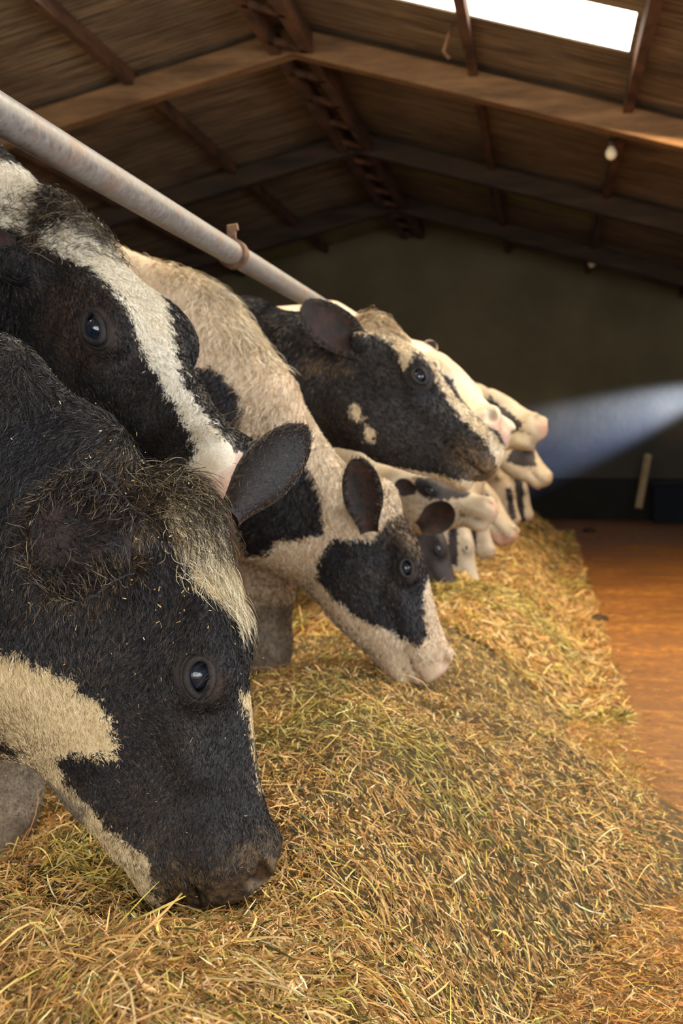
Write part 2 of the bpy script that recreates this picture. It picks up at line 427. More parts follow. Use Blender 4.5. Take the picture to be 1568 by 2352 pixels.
def head_sdf(P, jaw=0.0, nostril=True):
    f, d, l = P[:, 0], P[:, 1], np.abs(P[:, 2])
    fc = np.clip(f, HF[0]+.02, HF[-1]-.012)
    tp = np.interp(fc, HF, HT); bt = np.interp(fc, HF, HB)-jaw*np.interp(fc, [.03, .12, .25, .35, .44, .50, .535], [0, .5, .95, 1, .85, .45, .15])
    c = (tp+bt)/2; h = (tp-bt)/2; t = np.clip((d-c)/h, -1.2, 1.2)
    wt = np.interp(fc, HF, HWT); wb = np.interp(fc, HF, HWB)
    w = (wt+wb)/2+(wt-wb)/2*t+.006*(1-t*t)
    al = (f-fc)/.03
    n = (np.abs((d-c)/h)**2.6+np.abs(l/w)**2.6+np.abs(al)**2.6)**(1/2.6)
    r = (n-1)*np.minimum(h, w)
    A = np.stack([f, d, l], -1)
    r = smin(r, ell(A, (.190, -.028, .078), (.060, .030, .034)), .035)      # brow
    r = smin(r, ell(A, (.228, -.058, .079), (.048, .042, .028)), .02)        # orbit
    r = smin(r, ell(A, (.175, -.190-.5*jaw, .050), (.090, .075, .040)), .04)      # cheek muscle
    r = smin(r, tube_sdf(A, [(.25, -.115, .070), (.36, -.115, .052)], [.016, .012], [.014, .010], (0, 1, 0)), .03)
    r = smin(r, ell(A, (.500, -.080, .040), (.036, .034, .028)), .025)        # nostril wing
    r = smin(r, ell(A, (.470, -.128, .034), (.050, .030, .036)), .03)         # upper lip
    r = smin(r, ell(A, (.468+.12*jaw, -.200-.30*jaw, .012), (.052, .026, .040)), .02)        # chin
    r = smin(r, ell(A, (-.005, -.015, .0), (.050, .036, .055)), .03)         # poll
    r = smin(r, tube_sdf(A, [(.03, -.07, .07), (.025, -.075, .118)], [.036, .028], [.036, .028], (0, 1, 0)), .03)  # ear root
    if nostril: r = smax(r, -ell(A, (.524, -.080, .048), (.020, .015, .015)), .008)      # nostril
    if nostril: r = smax(r, -ell(A, (.512, -.066, .062), (.014, .007, .012)), .008)
    gw = np.interp(fc, HF, (HWT+HWB)/2)
    g = np.sqrt((d+.160+.06*(f-.42))**2+np.minimum(gw-.003-l, 0)**2)-.0045
    g = np.maximum(g, np.maximum(.36-f, (gw*.55-l)))
    r = smax(r, -g, .006)                                                      # mouth line
    r = smax(r, -ell(A, (EYE[0], EYE[1], EYE[2]+.006), (.027, .022, .024)), .006)  # socket
    return r
def surface_net(sdf, gx, gy, gz):
    """naive surface nets on a rectilinear grid, fine values only near the surface"""
    S = 4
    def coords(ix, iy, iz): return np.stack([gx[ix], gy[iy], gz[iz]], -1).astype(np.float32)
    nx, ny, nz = len(gx), len(gy), len(gz)
    cx = np.arange(0, nx, S); cy = np.arange(0, ny, S); cz = np.arange(0, nz, S)
    I, J, K = np.meshgrid(cx, cy, cz, indexing='ij')
    c = sdf(coords(I.ravel(), J.ravel(), K.ravel())).reshape(I.shape)
    ax = np.clip((np.arange(nx)+S//2)//S, 0, len(cx)-1); ay = np.clip((np.arange(ny)+S//2)//S, 0, len(cy)-1); az = np.clip((np.arange(nz)+S//2)//S, 0, len(cz)-1)
    G = c[np.ix_(ax, ay, az)].astype(np.float32)
    stepx = np.gradient(gx)*S; stepy = np.gradient(gy)*S; stepz = np.gradient(gz)*S
    thr = 1.25*np.maximum(np.maximum(stepx[:, None, None], stepy[None, :, None]), stepz[None, None, :])
    mk = np.abs(G) < thr
    ii = np.nonzero(mk)
    out = np.empty(len(ii[0]), np.float32)
    for a in range(0, len(out), 400000):
        sl = slice(a, a+400000); out[sl] = sdf(coords(ii[0][sl], ii[1][sl], ii[2][sl]))
    G[ii] = out
    neg = G < 0
    cc = neg[:-1, :-1, :-1].astype(np.int8)
    cnt = sum(neg[a:nx-1+a, b:ny-1+b, d:nz-1+d].astype(np.int8) for a in (0,1) for b in (0,1) for d in (0,1))
    act = (cnt > 0) & (cnt < 8)
    idx = -np.ones(act.shape, np.int64); ai = np.nonzero(act); idx[ai] = np.arange(len(ai[0]))
    acc = np.zeros((len(ai[0]), 3)); num = np.zeros(len(ai[0]))
    g = [gx, gy, gz]
    for ax_ in range(3):
        for p in (0, 1):
            for q in (0, 1):
                o0 = [0, 0, 0]; oth = [i for i in range(3) if i != ax_]; o0[oth[0]] = p; o0[oth[1]] = q
                o1 = list(o0); o1[ax_] = 1
                i0 = tuple(ai[i]+o0[i] for i in range(3)); i1 = tuple(ai[i]+o1[i] for i in range(3))
                v0 = G[i0]; v1 = G[i1]; cr = (v0 < 0) != (v1 < 0)
                t = np.where(cr, v0/np.where(cr, v0-v1, 1), 0)
                for i in range(3):
                    p0 = g[i][i0[i]]; p1 = g[i][i1[i]]; acc[:, i] += np.where(cr, p0+(p1-p0)*t, 0)
                num += cr
    V = acc/num[:, None]
    faces = []
    for ax_ in range(3):
        o = [i for i in range(3) if i != ax_]
        sl0 = [slice(None)]*3; sl1 = [slice(None)]*3; sl0[ax_] = slice(0, -1); sl1[ax_] = slice(1, None)
        a = neg[tuple(sl0)]; b = neg[tuple(sl1)]
        for sgn in (0, 1):
            e = (a & ~b) if sgn == 0 else (~a & b)
            e = e.copy()
            for oi in o:
                s_ = [slice(None)]*3; s_[oi] = 0; e[tuple(s_)] = False
                s_[oi] = -1; e[tuple(s_)] = False
            k = np.nonzero(e)
            def cell(d0, d1):
                c_ = list(k); c_ = [x.copy() for x in c_]; c_[o[0]] = c_[o[0]]-d0; c_[o[1]] = c_[o[1]]-d1
                return idx[tuple(c_)]
            q = np.stack([cell(1, 1), cell(0, 1), cell(0, 0), cell(1, 0)], -1)
            if (sgn == 1) != (ax_ == 1): q = q[:, ::-1]
            faces.append(q)
    F = np.concatenate(faces); F = F[(F >= 0).all(1)]
    return V, F
def smooth_mesh(V, F, it=2, lam=.5):
    for _ in range(it):
        acc = np.zeros_like(V); n = np.zeros(len(V))
        for a, b in ((0,1),(1,2),(2,3),(3,0)):
            for s in range(3):
                acc[:, s] += np.bincount(F[:, a], V[F[:, b], s], len(V))+np.bincount(F[:, b], V[F[:, a], s], len(V))
            n += np.bincount(F[:, a], minlength=len(V))+np.bincount(F[:, b], minlength=len(V))
        V = V+lam*(acc/np.maximum(n, 1)[:, None]-V)
    return V
def vnormals(V, F):
    fn = np.cross(V[F[:, 2]]-V[F[:, 0]], V[F[:, 3]]-V[F[:, 1]]); N = np.zeros_like(V)
    for k in range(4):
        for s in range(3): N[:, s] += np.bincount(F[:, k], fn[:, s], len(V))
    return N/np.maximum(np.linalg.norm(N, axis=1), 1e-12)[:, None]
def poly_sd(P, poly):
    """signed distance, positive inside"""
    poly = np.asarray(poly); n = len(poly); best = np.full(len(P), 1e9); ins = np.zeros(len(P), bool)
    for i in range(n):
        a = poly[i]; b = poly[(i+1) % n]; e = b-a; w = P-a
        t = np.clip((w@e)/max(e@e, 1e-12), 0, 1); q = w-t[:, None]*e; best = np.minimum(best, (q*q).sum(1))
        c = ((a[1] > P[:, 1]) != (b[1] > P[:, 1])) & (P[:, 0] < (b[0]-a[0])*(P[:, 1]-a[1])/(b[1]-a[1]+1e-12)+a[0])
        ins ^= c
    return np.sqrt(best)*np.where(ins, 1, -1)

class Cow: pass
def frame_head(c):
    P0 = at(*c.poll); P1 = at(*c.muz); e = P1-P0; Ln = np.linalg.norm(e); e = e/Ln
    c.s = Ln/math.hypot(.53, .085)
    Lf = np.array([0, 1.0, 0]); Lf -= e*(Lf@e); Lf /= np.linalg.norm(Lf); n = np.cross(e, Lf)
    a = math.atan2(.085, .53)
    F = math.cos(a)*e+math.sin(a)*n; D = np.cross(F, Lf)
    r = math.radians(c.roll); L2 = Lf*math.cos(r)+D*math.sin(r); D2 = np.cross(F, L2)
    c.P0 = P0; c.R = np.stack([F, D2, L2])
def to_head(c, P): return ((P-c.P0)@c.R.T)/c.s
def from_head(c, p): return c.P0+(np.asarray(p)*c.s)@c.R
def earw(t):
    t = np.asarray(t, float); u = np.clip(t/.5, 0, 1); u = u*u*(3-2*u)
    return (.46+.54*u)*np.sqrt(np.clip(1-(np.clip(t-.55, 0, 1)/.452)**2, .0004, 1))
def ear_mesh(c, base, tip, width, face, cup=.35, dark=True, n=18, mm=15):
    B = np.asarray(base); T = np.asarray(tip); A = T-B; L = np.linalg.norm(A); A = A/L
    N = np.array(face, float); N -= A*(N@A); N /= np.linalg.norm(N); Wd = np.cross(N, A)
    V = []; io = []
    for side in (0, 1):
        for i in range(n+1):
            t = math.sin(i/n*math.pi/2) if i > n*.5 else i/n*math.sqrt(2); w = width/2*float(earw(t))
            bend = -.10*L*(t**2)
            for j in range(mm+1):
                s = -1+2*j/mm; ang = s*(1.35-.45*t)
                x = w*math.sin(ang)/math.sin(1.35-.45*t); z = -(math.cos(ang)-.3)*w*cup*1.6*(1.3-t*.6)
                th = (.0045*(1-abs(s)**4)+.0012)*(1 if side else -1)
                th *= .6 if t > .95 else 1
                V.append(B+A*(L*t)+Wd*x+N*(z+bend-th*c.s)); io.append(side)
    V = np.array(V); io = np.array(io); F = []
    st = mm+1; off = (n+1)*st
    for i in range(n):
        for j in range(mm):
            a = i*st+j; F.append((a, a+1, a+st+1, a+st)); b = a+off; F.append((b+st, b+st+1, b+1, b))
    for i in range(n):
        for j in (0, mm):
            a = i*st+j; q = (a, a+st, a+st+off, a+off); F.append(q if j == 0 else q[::-1])
    for j in range(mm): a = n*st+j; F.append((a, a+1, a+1+off, a+off))
    # inner side: earin = positive away from the rim
    S = np.tile(np.tile(np.abs(-1+2*np.arange(mm+1)/mm), n+1), 2); Tt = np.tile(np.repeat(np.arange(n+1)/n, mm+1), 2)
    ein = np.where(io == 0, .03*np.minimum(.80-S, np.minimum(.88-Tt, 1)*1.4), -.05)
    return V, np.array(F), ein, (A, N, Wd, B, L, width)
def lid_mesh(c, side):
    """almond rings of eyelid skin round the eye"""
    Vs = []; Fs = []; n = 36; k = 10
    E = np.array([EYE[0], EYE[1], side*EYE[2]])
    for (ra, rb, rt, dz) in ((.0250, .0180, .0058, .010), (.0330, .0255, .0040, .0035), (.0400, .0320, .0032, -.003)):
        b0 = sum(len(v) for v in Vs); V = []
        for i in range(n):
            a = 2*math.pi*i/n; ca, sa = math.cos(a), math.sin(a)
            px = ra*ca; py = rb*sa*(1-.12*ca)+.003
            cx = E+np.array([px+.004, py-.20*px, side*(dz+.006-.22*abs(px)*(1 if px > 0 else .8)-.10*abs(py))])
            nr = np.array([ca, sa, 0]); nz = np.array([0, 0, side])
            for j in range(k):
                b = 2*math.pi*j/k; V.append(cx+nr*rt*math.cos(b)+nz*rt*math.sin(b))
        F = []
        for i in range(n):
            for j in range(k):
                q = [i*k+j, i*k+(j+1) % k, ((i+1) % n)*k+(j+1) % k, ((i+1) % n)*k+j]; F.append([b0+x for x in (q if side > 0 else q[::-1])])
        Vs.append(np.array(V)); Fs += F
    return from_head(c, np.concatenate(Vs)), np.array(Fs)
def uv_sphere(r, n=24, m2=14):
    V = []; F = []
    for i in range(m2+1):
        th = math.pi*i/m2
        for j in range(n): V.append((math.sin(th)*math.cos(2*math.pi*j/n)*r, math.sin(th)*math.sin(2*math.pi*j/n)*r, math.cos(th)*r))
    for i in range(m2):
        for j in range(n): F.append((i*n+j, i*n+(j+1) % n, (i+1)*n+(j+1) % n, (i+1)*n+j))
    return np.array(V), np.array(F)

def coat_coords(c, P):
    """flat side-on coordinates of the hide, along the animal's own pattern axis"""
    q = P-c.pc; t = q@c.pn; q = q-t[:, None]*c.pn
    return np.stack([q@c.pu, q@c.pv], -1)
def coat_poly(c, pts):
    out = []
    for (u, v) in pts:
        d = ray(u, v); t = ((c.pc-CP)@c.pn)/(d@c.pn); p = CP+d*t-c.pc; out.append((p@c.pu, p@c.pv))
    return out
def hide_layers(c, P):
    Q = coat_coords(c, P); H = to_head(c, P)
    w = np.full(len(P), .06 if c.base == 'white' else -.06)
    for kind, pts in c.patches:
        if kind in ('white', 'black'):
            sd = poly_sd(Q, coat_poly(c, pts))
            w = np.maximum(w, sd) if kind == 'white' else np.minimum(w, -sd)
    if c.blaze:
        hw = np.interp(H[:, 0], c.blaze[0], c.blaze[1]); s = (hw-np.abs(H[:, 2]))
        s = np.minimum(s, H[:, 1]-(-.060)); s = np.where((H[:, 0] > c.blaze[0][0]) & (H[:, 0] < c.blaze[0][-1]), s, -.05)
        w = np.maximum(w, np.clip(s*c.s, -.08, .08))
    L = {'white': w}
    for kind in ('dirt', 'pink', 'soil'):
        a = np.full(len(P), -.08)
        for k2, pts in c.patches:
            if k2 == kind: a = np.maximum(a, poly_sd(Q, coat_poly(c, pts)))
        L[kind] = np.clip(a, -.08, .08)
    if c.nose:                                     # bare nose pad
        a = -np.sqrt(((H-np.array([.53, -.105, 0]))/np.array([1, 1, 1]))**2@np.ones(3))+.048
        if c.nose == 'pink': L['pink'] = np.maximum(L['pink'], a*c.s)
        else: L['dirt'] = np.maximum(L['dirt'], a*c.s)
    return L

WCOL = {}
def build_cow(c):
    frame_head(c)
    mid = from_head(c, (.25, -.1, 0)) if c.pcen is None else at(*c.pcen)
    c.pc = mid; c.pn = (mid-CP)/np.linalg.norm(mid-CP)
    c.pu = np.cross(c.pn, [0, 0, 1.0]); c.pu /= np.linalg.norm(c.pu); c.pv = np.cross(c.pu, c.pn)
    # neck from inside the head to the withers
    up = c.R[1]
    pts = [from_head(c, (.10, -.13, 0)), from_head(c, (.02, -.12, 0))]; rv = [.10*c.s, .115*c.s]; rh = [.075*c.s, .080*c.s]
    for (u, v, Y, a, b) in c.neck: pts.append(at(u, v, Y)); rv.append(a); rh.append(b)
    by = c.by; bx = c.bx; bz = c.bz
    wz = np.array([bx, by, bz])
    pts.append(wz); rv.append(.30); rh.append(.16)
    body = [(bx+.05, by, bz-.02), (bx-.35, by, bz-.05), (bx-.9, by, bz-.06), (bx-1.35, by, bz-.02), (bx-1.55, by, bz-.03)]
    bv = [.30, .37, .40, .34, .22]; bh = [.16, .22, .26, .22, .16]
    pts = [np.array(p) for p in pts]
    RF = c.R
    nu = (0.25, 0, 1) if c.nup is None else c.nup
    legs = [(p_, r_) for p_, r_ in c.xlegs]
    for li, (lx, ly) in enumerate(((bx-.02, by-.12), (bx-.02, by+.12), (bx-1.38, by-.15), (bx-1.38, by+.15))):
        if li == 0 and c.xlegs: continue
        if lx > bx-.5:
            legs.append(([(lx, ly, bz-.28), (lx+.03, ly, .52), (lx, ly, .40), (lx, ly, .16), (lx+.05, ly, .05)], [.11, .060, .048, .036, .050]))
        else:
            legs.append(([(lx, ly, bz-.20), (lx+.12, ly, .75), (lx-.12, ly, .50), (lx-.05, ly, .18), (lx+.01, ly, .05)], [.17, .10, .055, .038, .050]))
    def sdf(P):
        r = tube_sdf(P, pts, rv, rh, nu, .03)
        r = smin(r, tube_sdf(P, body, bv, bh, (0, 0, 1), .10), .10)
        r = smin(r, tube_sdf(P, [(bx-.1, by, bz+.24), (bx-1.45, by, bz+.27)], [.09, .08], [.05, .06], (0, 0, 1)), .10)
        for lp, lr in legs:
            sel = P[:, 2] < bz
            if sel.any():
                rr = tube_sdf(P[sel], lp, lr, lr, (1, 0, .01), .03); r[sel] = smin(r[sel], rr, .05)
        H = ((P-c.P0.astype(np.float32))@RF.T.astype(np.float32))/c.s
        near = (H[:, 0] > -.25) & (H[:, 0] < .75) & (np.abs(H[:, 1]+.1) < .45) & (np.abs(H[:, 2]) < .4)
        if near.any():
            hd = head_sdf(H[near], c.jaw, c is not None and c.label[:12] != 'cow with a b')*c.s; r[near] = smin(r[near], hd, c.nk)
        return r
    hc = np.array([from_head(c, (f, d, l)) for f in (-.08, .56) for d in (.05, -.28) for l in (-.13, .13)])
    lo, hi = hc.min(0)-.02, hc.max(0)+.02
    blo = np.array([bx-1.85, by-.42, -.02]); bhi = np.array([max(hi[0], bx), max(hi[1], by+.42), max(hi[2], bz+.48)])
    blo = np.minimum(blo, lo)
    gs = []
    for a in range(3):
        fine = np.arange(lo[a], hi[a], c.h)
        left = []; x = lo[a]; st = c.h
        while x > blo[a]: st = min(st*1.06, .035 if a != 2 or True else .02); x -= st; left.append(x)
        right = []; x = fine[-1]; st = c.h
        while x < bhi[a]: st = min(st*1.06, .035); x += st; right.append(x)
        gs.append(np.concatenate([left[::-1], fine, right]))
    V, F = surface_net(sdf, *gs)
    V = smooth_mesh(V, F, c.smooth, .5)
    lay = hide_layers(c, V); lay['earin'] = np.full(len(V), -.05)
    c.skinV, c.skinF = V, F
    c.skinN = vnormals(V, F)
    c.earinfo = []
    Vs = [V]; Fs = [F]; off = len(V)
    for (bu, bvv, bY, tu, tv, tY, wd, face, cup, ek) in c.ears:
        ev, ef, ein, info = ear_mesh(c, at(bu, bvv, bY) if bu else from_head(c, (.03, -.07, .095)), at(tu, tv, tY), wd, face, cup)
        c.earinfo.append(info)
        Vs.append(ev); Fs.append(ef+off); off += len(ev)
        el = {'white': np.full(len(ev), .05 if ek == 'white' else -.05), 'dirt': np.full(len(ev), -.05), 'pink': np.full(len(ev), -.05), 'soil': np.full(len(ev), -.05), 'earin': ein}
        for k in lay: lay[k] = np.concatenate([lay[k], el[k]])
    if c.eyes:
        for sd in (-1, 1):
            ev, ef = lid_mesh(c, sd); Vs.append(ev); Fs.append(ef+off); off += len(ev)
            el = hide_layers(c, ev); el['earin'] = np.full(len(ev), -.05)
            if sd == -1: el['dirt'] = np.full(len(ev), -.05)
            el['white'] = el['white'] if (c.base == 'white' and c.h > .01) else np.full(len(ev), -.05); el['pink'] = np.full(len(ev), -.05)
            for k in lay: lay[k] = np.concatenate([lay[k], el[k]])
    V = np.concatenate(Vs); F = np.concatenate(Fs)
    base = np.array([bx-.7, by, 0.0])
    o = mesh_np('cow', V-base, F, c.mat, None, lay); o.location = base
    tag(o, c.label, 'cow', 'cows feeding in a row')
    c.o = o; c.org = base
    if c.eyes:
        for sd in (-1, 1):
            ev, ef = uv_sphere(.0215*c.s)
            E = from_head(c, (EYE[0]+.002, EYE[1]+.001, sd*(EYE[2]-.004)))
            eo = mesh_np('eye', ev, ef, M_eye, o); eo.location = E-base
            ax_ = c.R[2]*sd
            eo['label'] = 'glossy dark blue eye'
            if c.sclera and sd == -1:
                # pale corner of the eye: a shallow cap turned towards the nose
                V2 = []; F2 = []; g2 = 8
                o1 = from_head(c, (EYE[0]+.002, EYE[1]+.001, sd*(EYE[2]-.004)))
                fd = c.R[0]; dd = c.R[1]
                for i in range(g2+1):
                    for j in range(g2+1):
                        a1 = math.radians(30+42*i/g2); b1 = math.radians(-34+52*j/g2)
                        v = ax_*math.cos(a1)*math.cos(b1)+fd*math.sin(a1)*math.cos(b1)+dd*math.sin(b1)
                        V2.append(v*.0219*c.s)
                for i in range(g2):
                    for j in range(g2): a = i*(g2+1)+j; F2.append((a, a+1, a+g2+2, a+g2+1))
                so = mesh_np('eye_white', np.array(V2), np.array(F2), M_eyewhite, eo)
    return o

# ------------------------------------------------------------------ hair (real strands: narrow tapering ribbons)
def strands(name, roots, nrm, flow, length, width, col, parent, origin, lift=.35, curl=.0, K=4, droop=0.0):
    n = len(roots); t = np.linspace(0, 1, K)[None, :, None]
    fl = flow-nrm*(flow*nrm).sum(1, keepdims=True); fl /= np.maximum(np.linalg.norm(fl, axis=1, keepdims=True), 1e-9)
    L = length[:, None, None]
    lf = (lift*(.6+.8*rng.random(n)))[:, None, None]
    P = roots[:, None, :]+L*(fl[:, None, :]*t+nrm[:, None, :]*lf*t*(1-.45*t))
    if curl:
        sd = np.cross(nrm, fl); ph = rng.random(n)[:, None, None]*6.28; am = (curl*(rng.random(n)-.3))[:, None, None]*L
        P = P+sd[:, None, :]*am*(np.sin(ph+t*4.0)-np.sin(ph))+nrm[:, None, :]*np.abs(am)*.5*t*(1-t)*2
    P[:, :, 2] -= (droop*L*t*t)[:, :, 0]
    rv = rng.normal(size=(n, 3)); rv = np.cross(rv, fl); rv /= np.linalg.norm(rv, axis=1, keepdims=True)
    w = width[:, None, None]*(1-.85*t**1.5)*.5
    A = P-rv[:, None, :]*w; B = P+rv[:, None, :]*w
    V = np.stack([A, B], 2).reshape(-1, 3)-origin
    b = (np.arange(n)*K*2)[:, None]+(np.arange(K-1)*2)[None, :]
    F = np.stack([b, b+1, b+3, b+2], -1).reshape(-1, 4)
    C = np.repeat(col, K*2, 0)
    tt = np.tile(np.repeat(np.linspace(.75, 1.15, K), 2), n)[:, None]
    return mesh_np(name, V, F, M_hair, parent, {'Col': np.clip(C*tt, 0, 1)})
def sample_skin(c, n, wfun):
    V, F, N = c.skinV, c.skinF, c.skinN
    a = V[F[:, 0]]; d1 = V[F[:, 2]]-a; d2 = V[F[:, 3]]-V[F[:, 1]]; ar = .5*np.linalg.norm(np.cross(d1, d2), axis=1)
    cen = V[F].mean(1); fn = N[F].mean(1)
    vis = ((CP-cen)*fn).sum(1)/np.linalg.norm(CP-cen, axis=1)
    w = ar*np.maximum(wfun(cen), 0)*(vis > -.25)
    w /= w.sum()
    k = rng.choice(len(F), n, p=w)
    u = rng.random((n, 2)); q = V[F[k]]
    P = (q[:, 0]*((1-u[:, :1])*(1-u[:, 1:]))+q[:, 1]*(u[:, :1]*(1-u[:, 1:]))+q[:, 2]*(u[:, :1]*u[:, 1:])+q[:, 3]*((1-u[:, :1])*u[:, 1:]))
    nn = N[F[k]].mean(1); nn /= np.linalg.norm(nn, axis=1, keepdims=True)
    return P, nn
def vnoise(P, s, seed=0):
    """cheap smooth vector noise from sines"""
    r = np.random.default_rng(seed); out = np.zeros((len(P), 3))
    for k in range(5):
        d = r.normal(size=(3, 3)); out += np.sin(P@d*s*(1+.6*k)+r.random(3)*6.28)/(1+.5*k)
    return out/2.2
def coat_hair(c, n, lenfun, width, wfun, curlfun=0.0, seed=0, white=(.80, .72, .56), cream=(.55, .42, .25)):
    P, N = sample_skin(c, n, wfun)
    L = hide_layers(c, P); H = to_head(c, P)
    keep = np.linalg.norm((H-np.array([EYE[0]+.004, EYE[1], 0]))*np.array([1, 1.2, 0]), axis=1) > .040
    keep |= np.abs(H[:, 2]) < .04
    keep &= (L['pink'] < .0) | (rng.random(n) < .12)
    keep &= ~((H[:, 0] > .505))
    P, N, H = P[keep], N[keep], H[keep]; L = {k: v[keep] for k, v in L.items()}; n = len(P)
    onhead = np.clip((H[:, 0]+.02)/.08, 0, 1)[:, None]
    e1 = c.R[0]*.9-c.R[1]*.30
    ndir = -c.R[0]*.15+np.array([-.5, 0, -.9])
    fl = e1*onhead+ndir*(1-onhead)+.55*vnoise(P, 14, seed)+.25*rng.normal(size=(n, 3))
    wn = L['white']+.010*vnoise(P, 60, seed+1)[:, 0]+.004*rng.normal(size=n)
    r = rng.random(n)[:, None]
    cw = np.array(white)*(.75+.35*r)*(1-.0)+0*r; mixc = (rng.random(n) < .35)[:, None]
    cw = np.where(mixc, np.array(cream)*(.7+.5*r), cw)
    cb = np.array([.014, .013, .015])*(.5+1.2*r); br = (vnoise(P, 9, seed+3)[:, :1]+.8*rng.normal(size=(n, 1)) > 1.7)
    cb = np.where(br, np.array([.10, .065, .038])*(.5+r), cb)
    C = np.where((wn > 0)[:, None], cw, cb)
    dm = (L['dirt']+.02*rng.normal(size=n) > .0) & (rng.random(n) < .42)
    C = np.where(dm[:, None], np.array(c.dcol)*(.4+1.0*r), C)
    sm = L['soil'] > 0
    C = np.where(sm[:, None], np.array([.20, .155, .115])*(.4+1.0*r), C)
    ln = lenfun(P, H)*(.6+.8*rng.random(n))
    return strands('coat_hair', P, N, fl, ln, np.full(n, width)*(.7+.6*rng.random(n)), C, c.o, c.org, .22, .35, 4)
def tuft(c, name, cen_list, n, ln, width, cols, direction, spread=1.0, curl=.5, lift=.8, seed=1, rad=.05, droop=.2):
    """longer locks rooted on the hide round given points"""
    def wf(P):
        w = np.zeros(len(P))
        for q in cen_list: w = np.maximum(w, np.exp(-((P-q)**2).sum(1)/(2*(rad*.6)**2)))
        return np.where(w > .08, w, 0)
    P, N = sample_skin(c, n, wf)
    fl = np.array(direction)+spread*(.55*vnoise(P, 30, seed)+.25*rng.normal(size=(n, 3)))
    ci = rng.integers(0, len(cols), n); C = np.array(cols)[ci]*(.6+.8*rng.random((n, 1)))
    return strands(name, P, N, fl, ln*(.4+.8*rng.random(n)), np.full(n, width), C, c.o, c.org, lift, curl, 6, droop)
def ear_fringe(c, info, n, ln, width, cols, inner=.0, sg=1):
    A, N, Wd, B, L, W_ = info
    t = rng.random(n)**.8; s = np.where(rng.random(n) < .5, -1, 1)*(1-inner*rng.random(n))
    w = W_/2*earw(t)
    ang = s*(1.35-.45*t); x = w*np.sin(ang)/np.sin(1.35-.45*t); z = -(np.cos(ang)-.3)*w*.35*1.6*(1.3-t*.6)-.10*L*t*t
    P = B+A*(L*t)[:, None]+Wd*x[:, None]+N*z[:, None]
    if sg < 0: P = P-N*.008*c.s
    nn = N*.5*sg+A*.3+rng.normal(size=(n, 3))*.3; nn /= np.linalg.norm(nn, axis=1, keepdims=True)
    fl = A*.7-Wd*(s*.7)[:, None]+rng.normal(size=(n, 3))*.35
    C = np.array(cols)[rng.integers(0, len(cols), n)]*(.5+.9*rng.random((n, 1)))
    return strands('ear_hair', P, nn, fl, ln*(.4+.9*rng.random(n)), np.full(n, width), C, c.o, c.org, .5, .35, 5)
def lashes(c, side, n=46, ln=.028):
    ph = rng.uniform(.15, 2.6, n)
    px = .025*np.cos(ph); py = .018*np.sin(ph)+.004
    p = np.stack([EYE[0]+px+.004, EYE[1]+py-.2*px, side*(EYE[2]+.014-.25*np.abs(px))], -1)
    P = from_head(c, p); N = np.tile(c.R[2]*side, (n, 1))
    fl = c.R[0]*.5-c.R[1]*.9+rng.normal(size=(n, 3))*.18
    return strands('eyelashes', P, N, fl, ln*(.6+.6*rng.random(n)), np.full(n, .0012), np.tile([[.012, .010, .010]], (n, 1)), c.o, c.org, .9, .1, 5)

# ------------------------------------------------------------------ the cows
def mk(label, poll, muz, neck, by, base, patches=(), ears=(), blaze=None, roll=0, h=.011, bx=-1.5, bz=1.06, mat=None,
       nose='dirt', eyes=True, smooth=2, pcen=None, nup=None, nk=.04, sclera=False, xlegs=(), jaw=.045, dcol=(.22, .14, .075)):
    c = Cow(); c.label = label; c.poll = poll; c.muz = muz; c.neck = neck; c.by = by; c.base = base; c.patches = patches
    c.ears = ears; c.blaze = blaze; c.roll = roll; c.h = h; c.bx = bx; c.bz = bz; c.mat = mat; c.nose = nose; c.eyes = eyes
    c.smooth = smooth; c.pcen = pcen; c.nup = nup; c.nk = nk; c.sclera = sclera; c.xlegs = xlegs; c.jaw = jaw; c.dcol = dcol
    build_cow(c); return c
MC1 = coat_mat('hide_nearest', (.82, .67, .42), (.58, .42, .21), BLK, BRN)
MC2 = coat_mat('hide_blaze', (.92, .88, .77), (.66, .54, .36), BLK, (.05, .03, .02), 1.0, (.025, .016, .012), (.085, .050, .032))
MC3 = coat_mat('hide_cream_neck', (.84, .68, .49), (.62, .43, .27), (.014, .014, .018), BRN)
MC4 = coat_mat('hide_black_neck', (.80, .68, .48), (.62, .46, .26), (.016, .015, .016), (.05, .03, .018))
MC5 = coat_mat('hide_far', (.66, .58, .45), (.46, .34, .22), (.014, .013, .018), BRN)

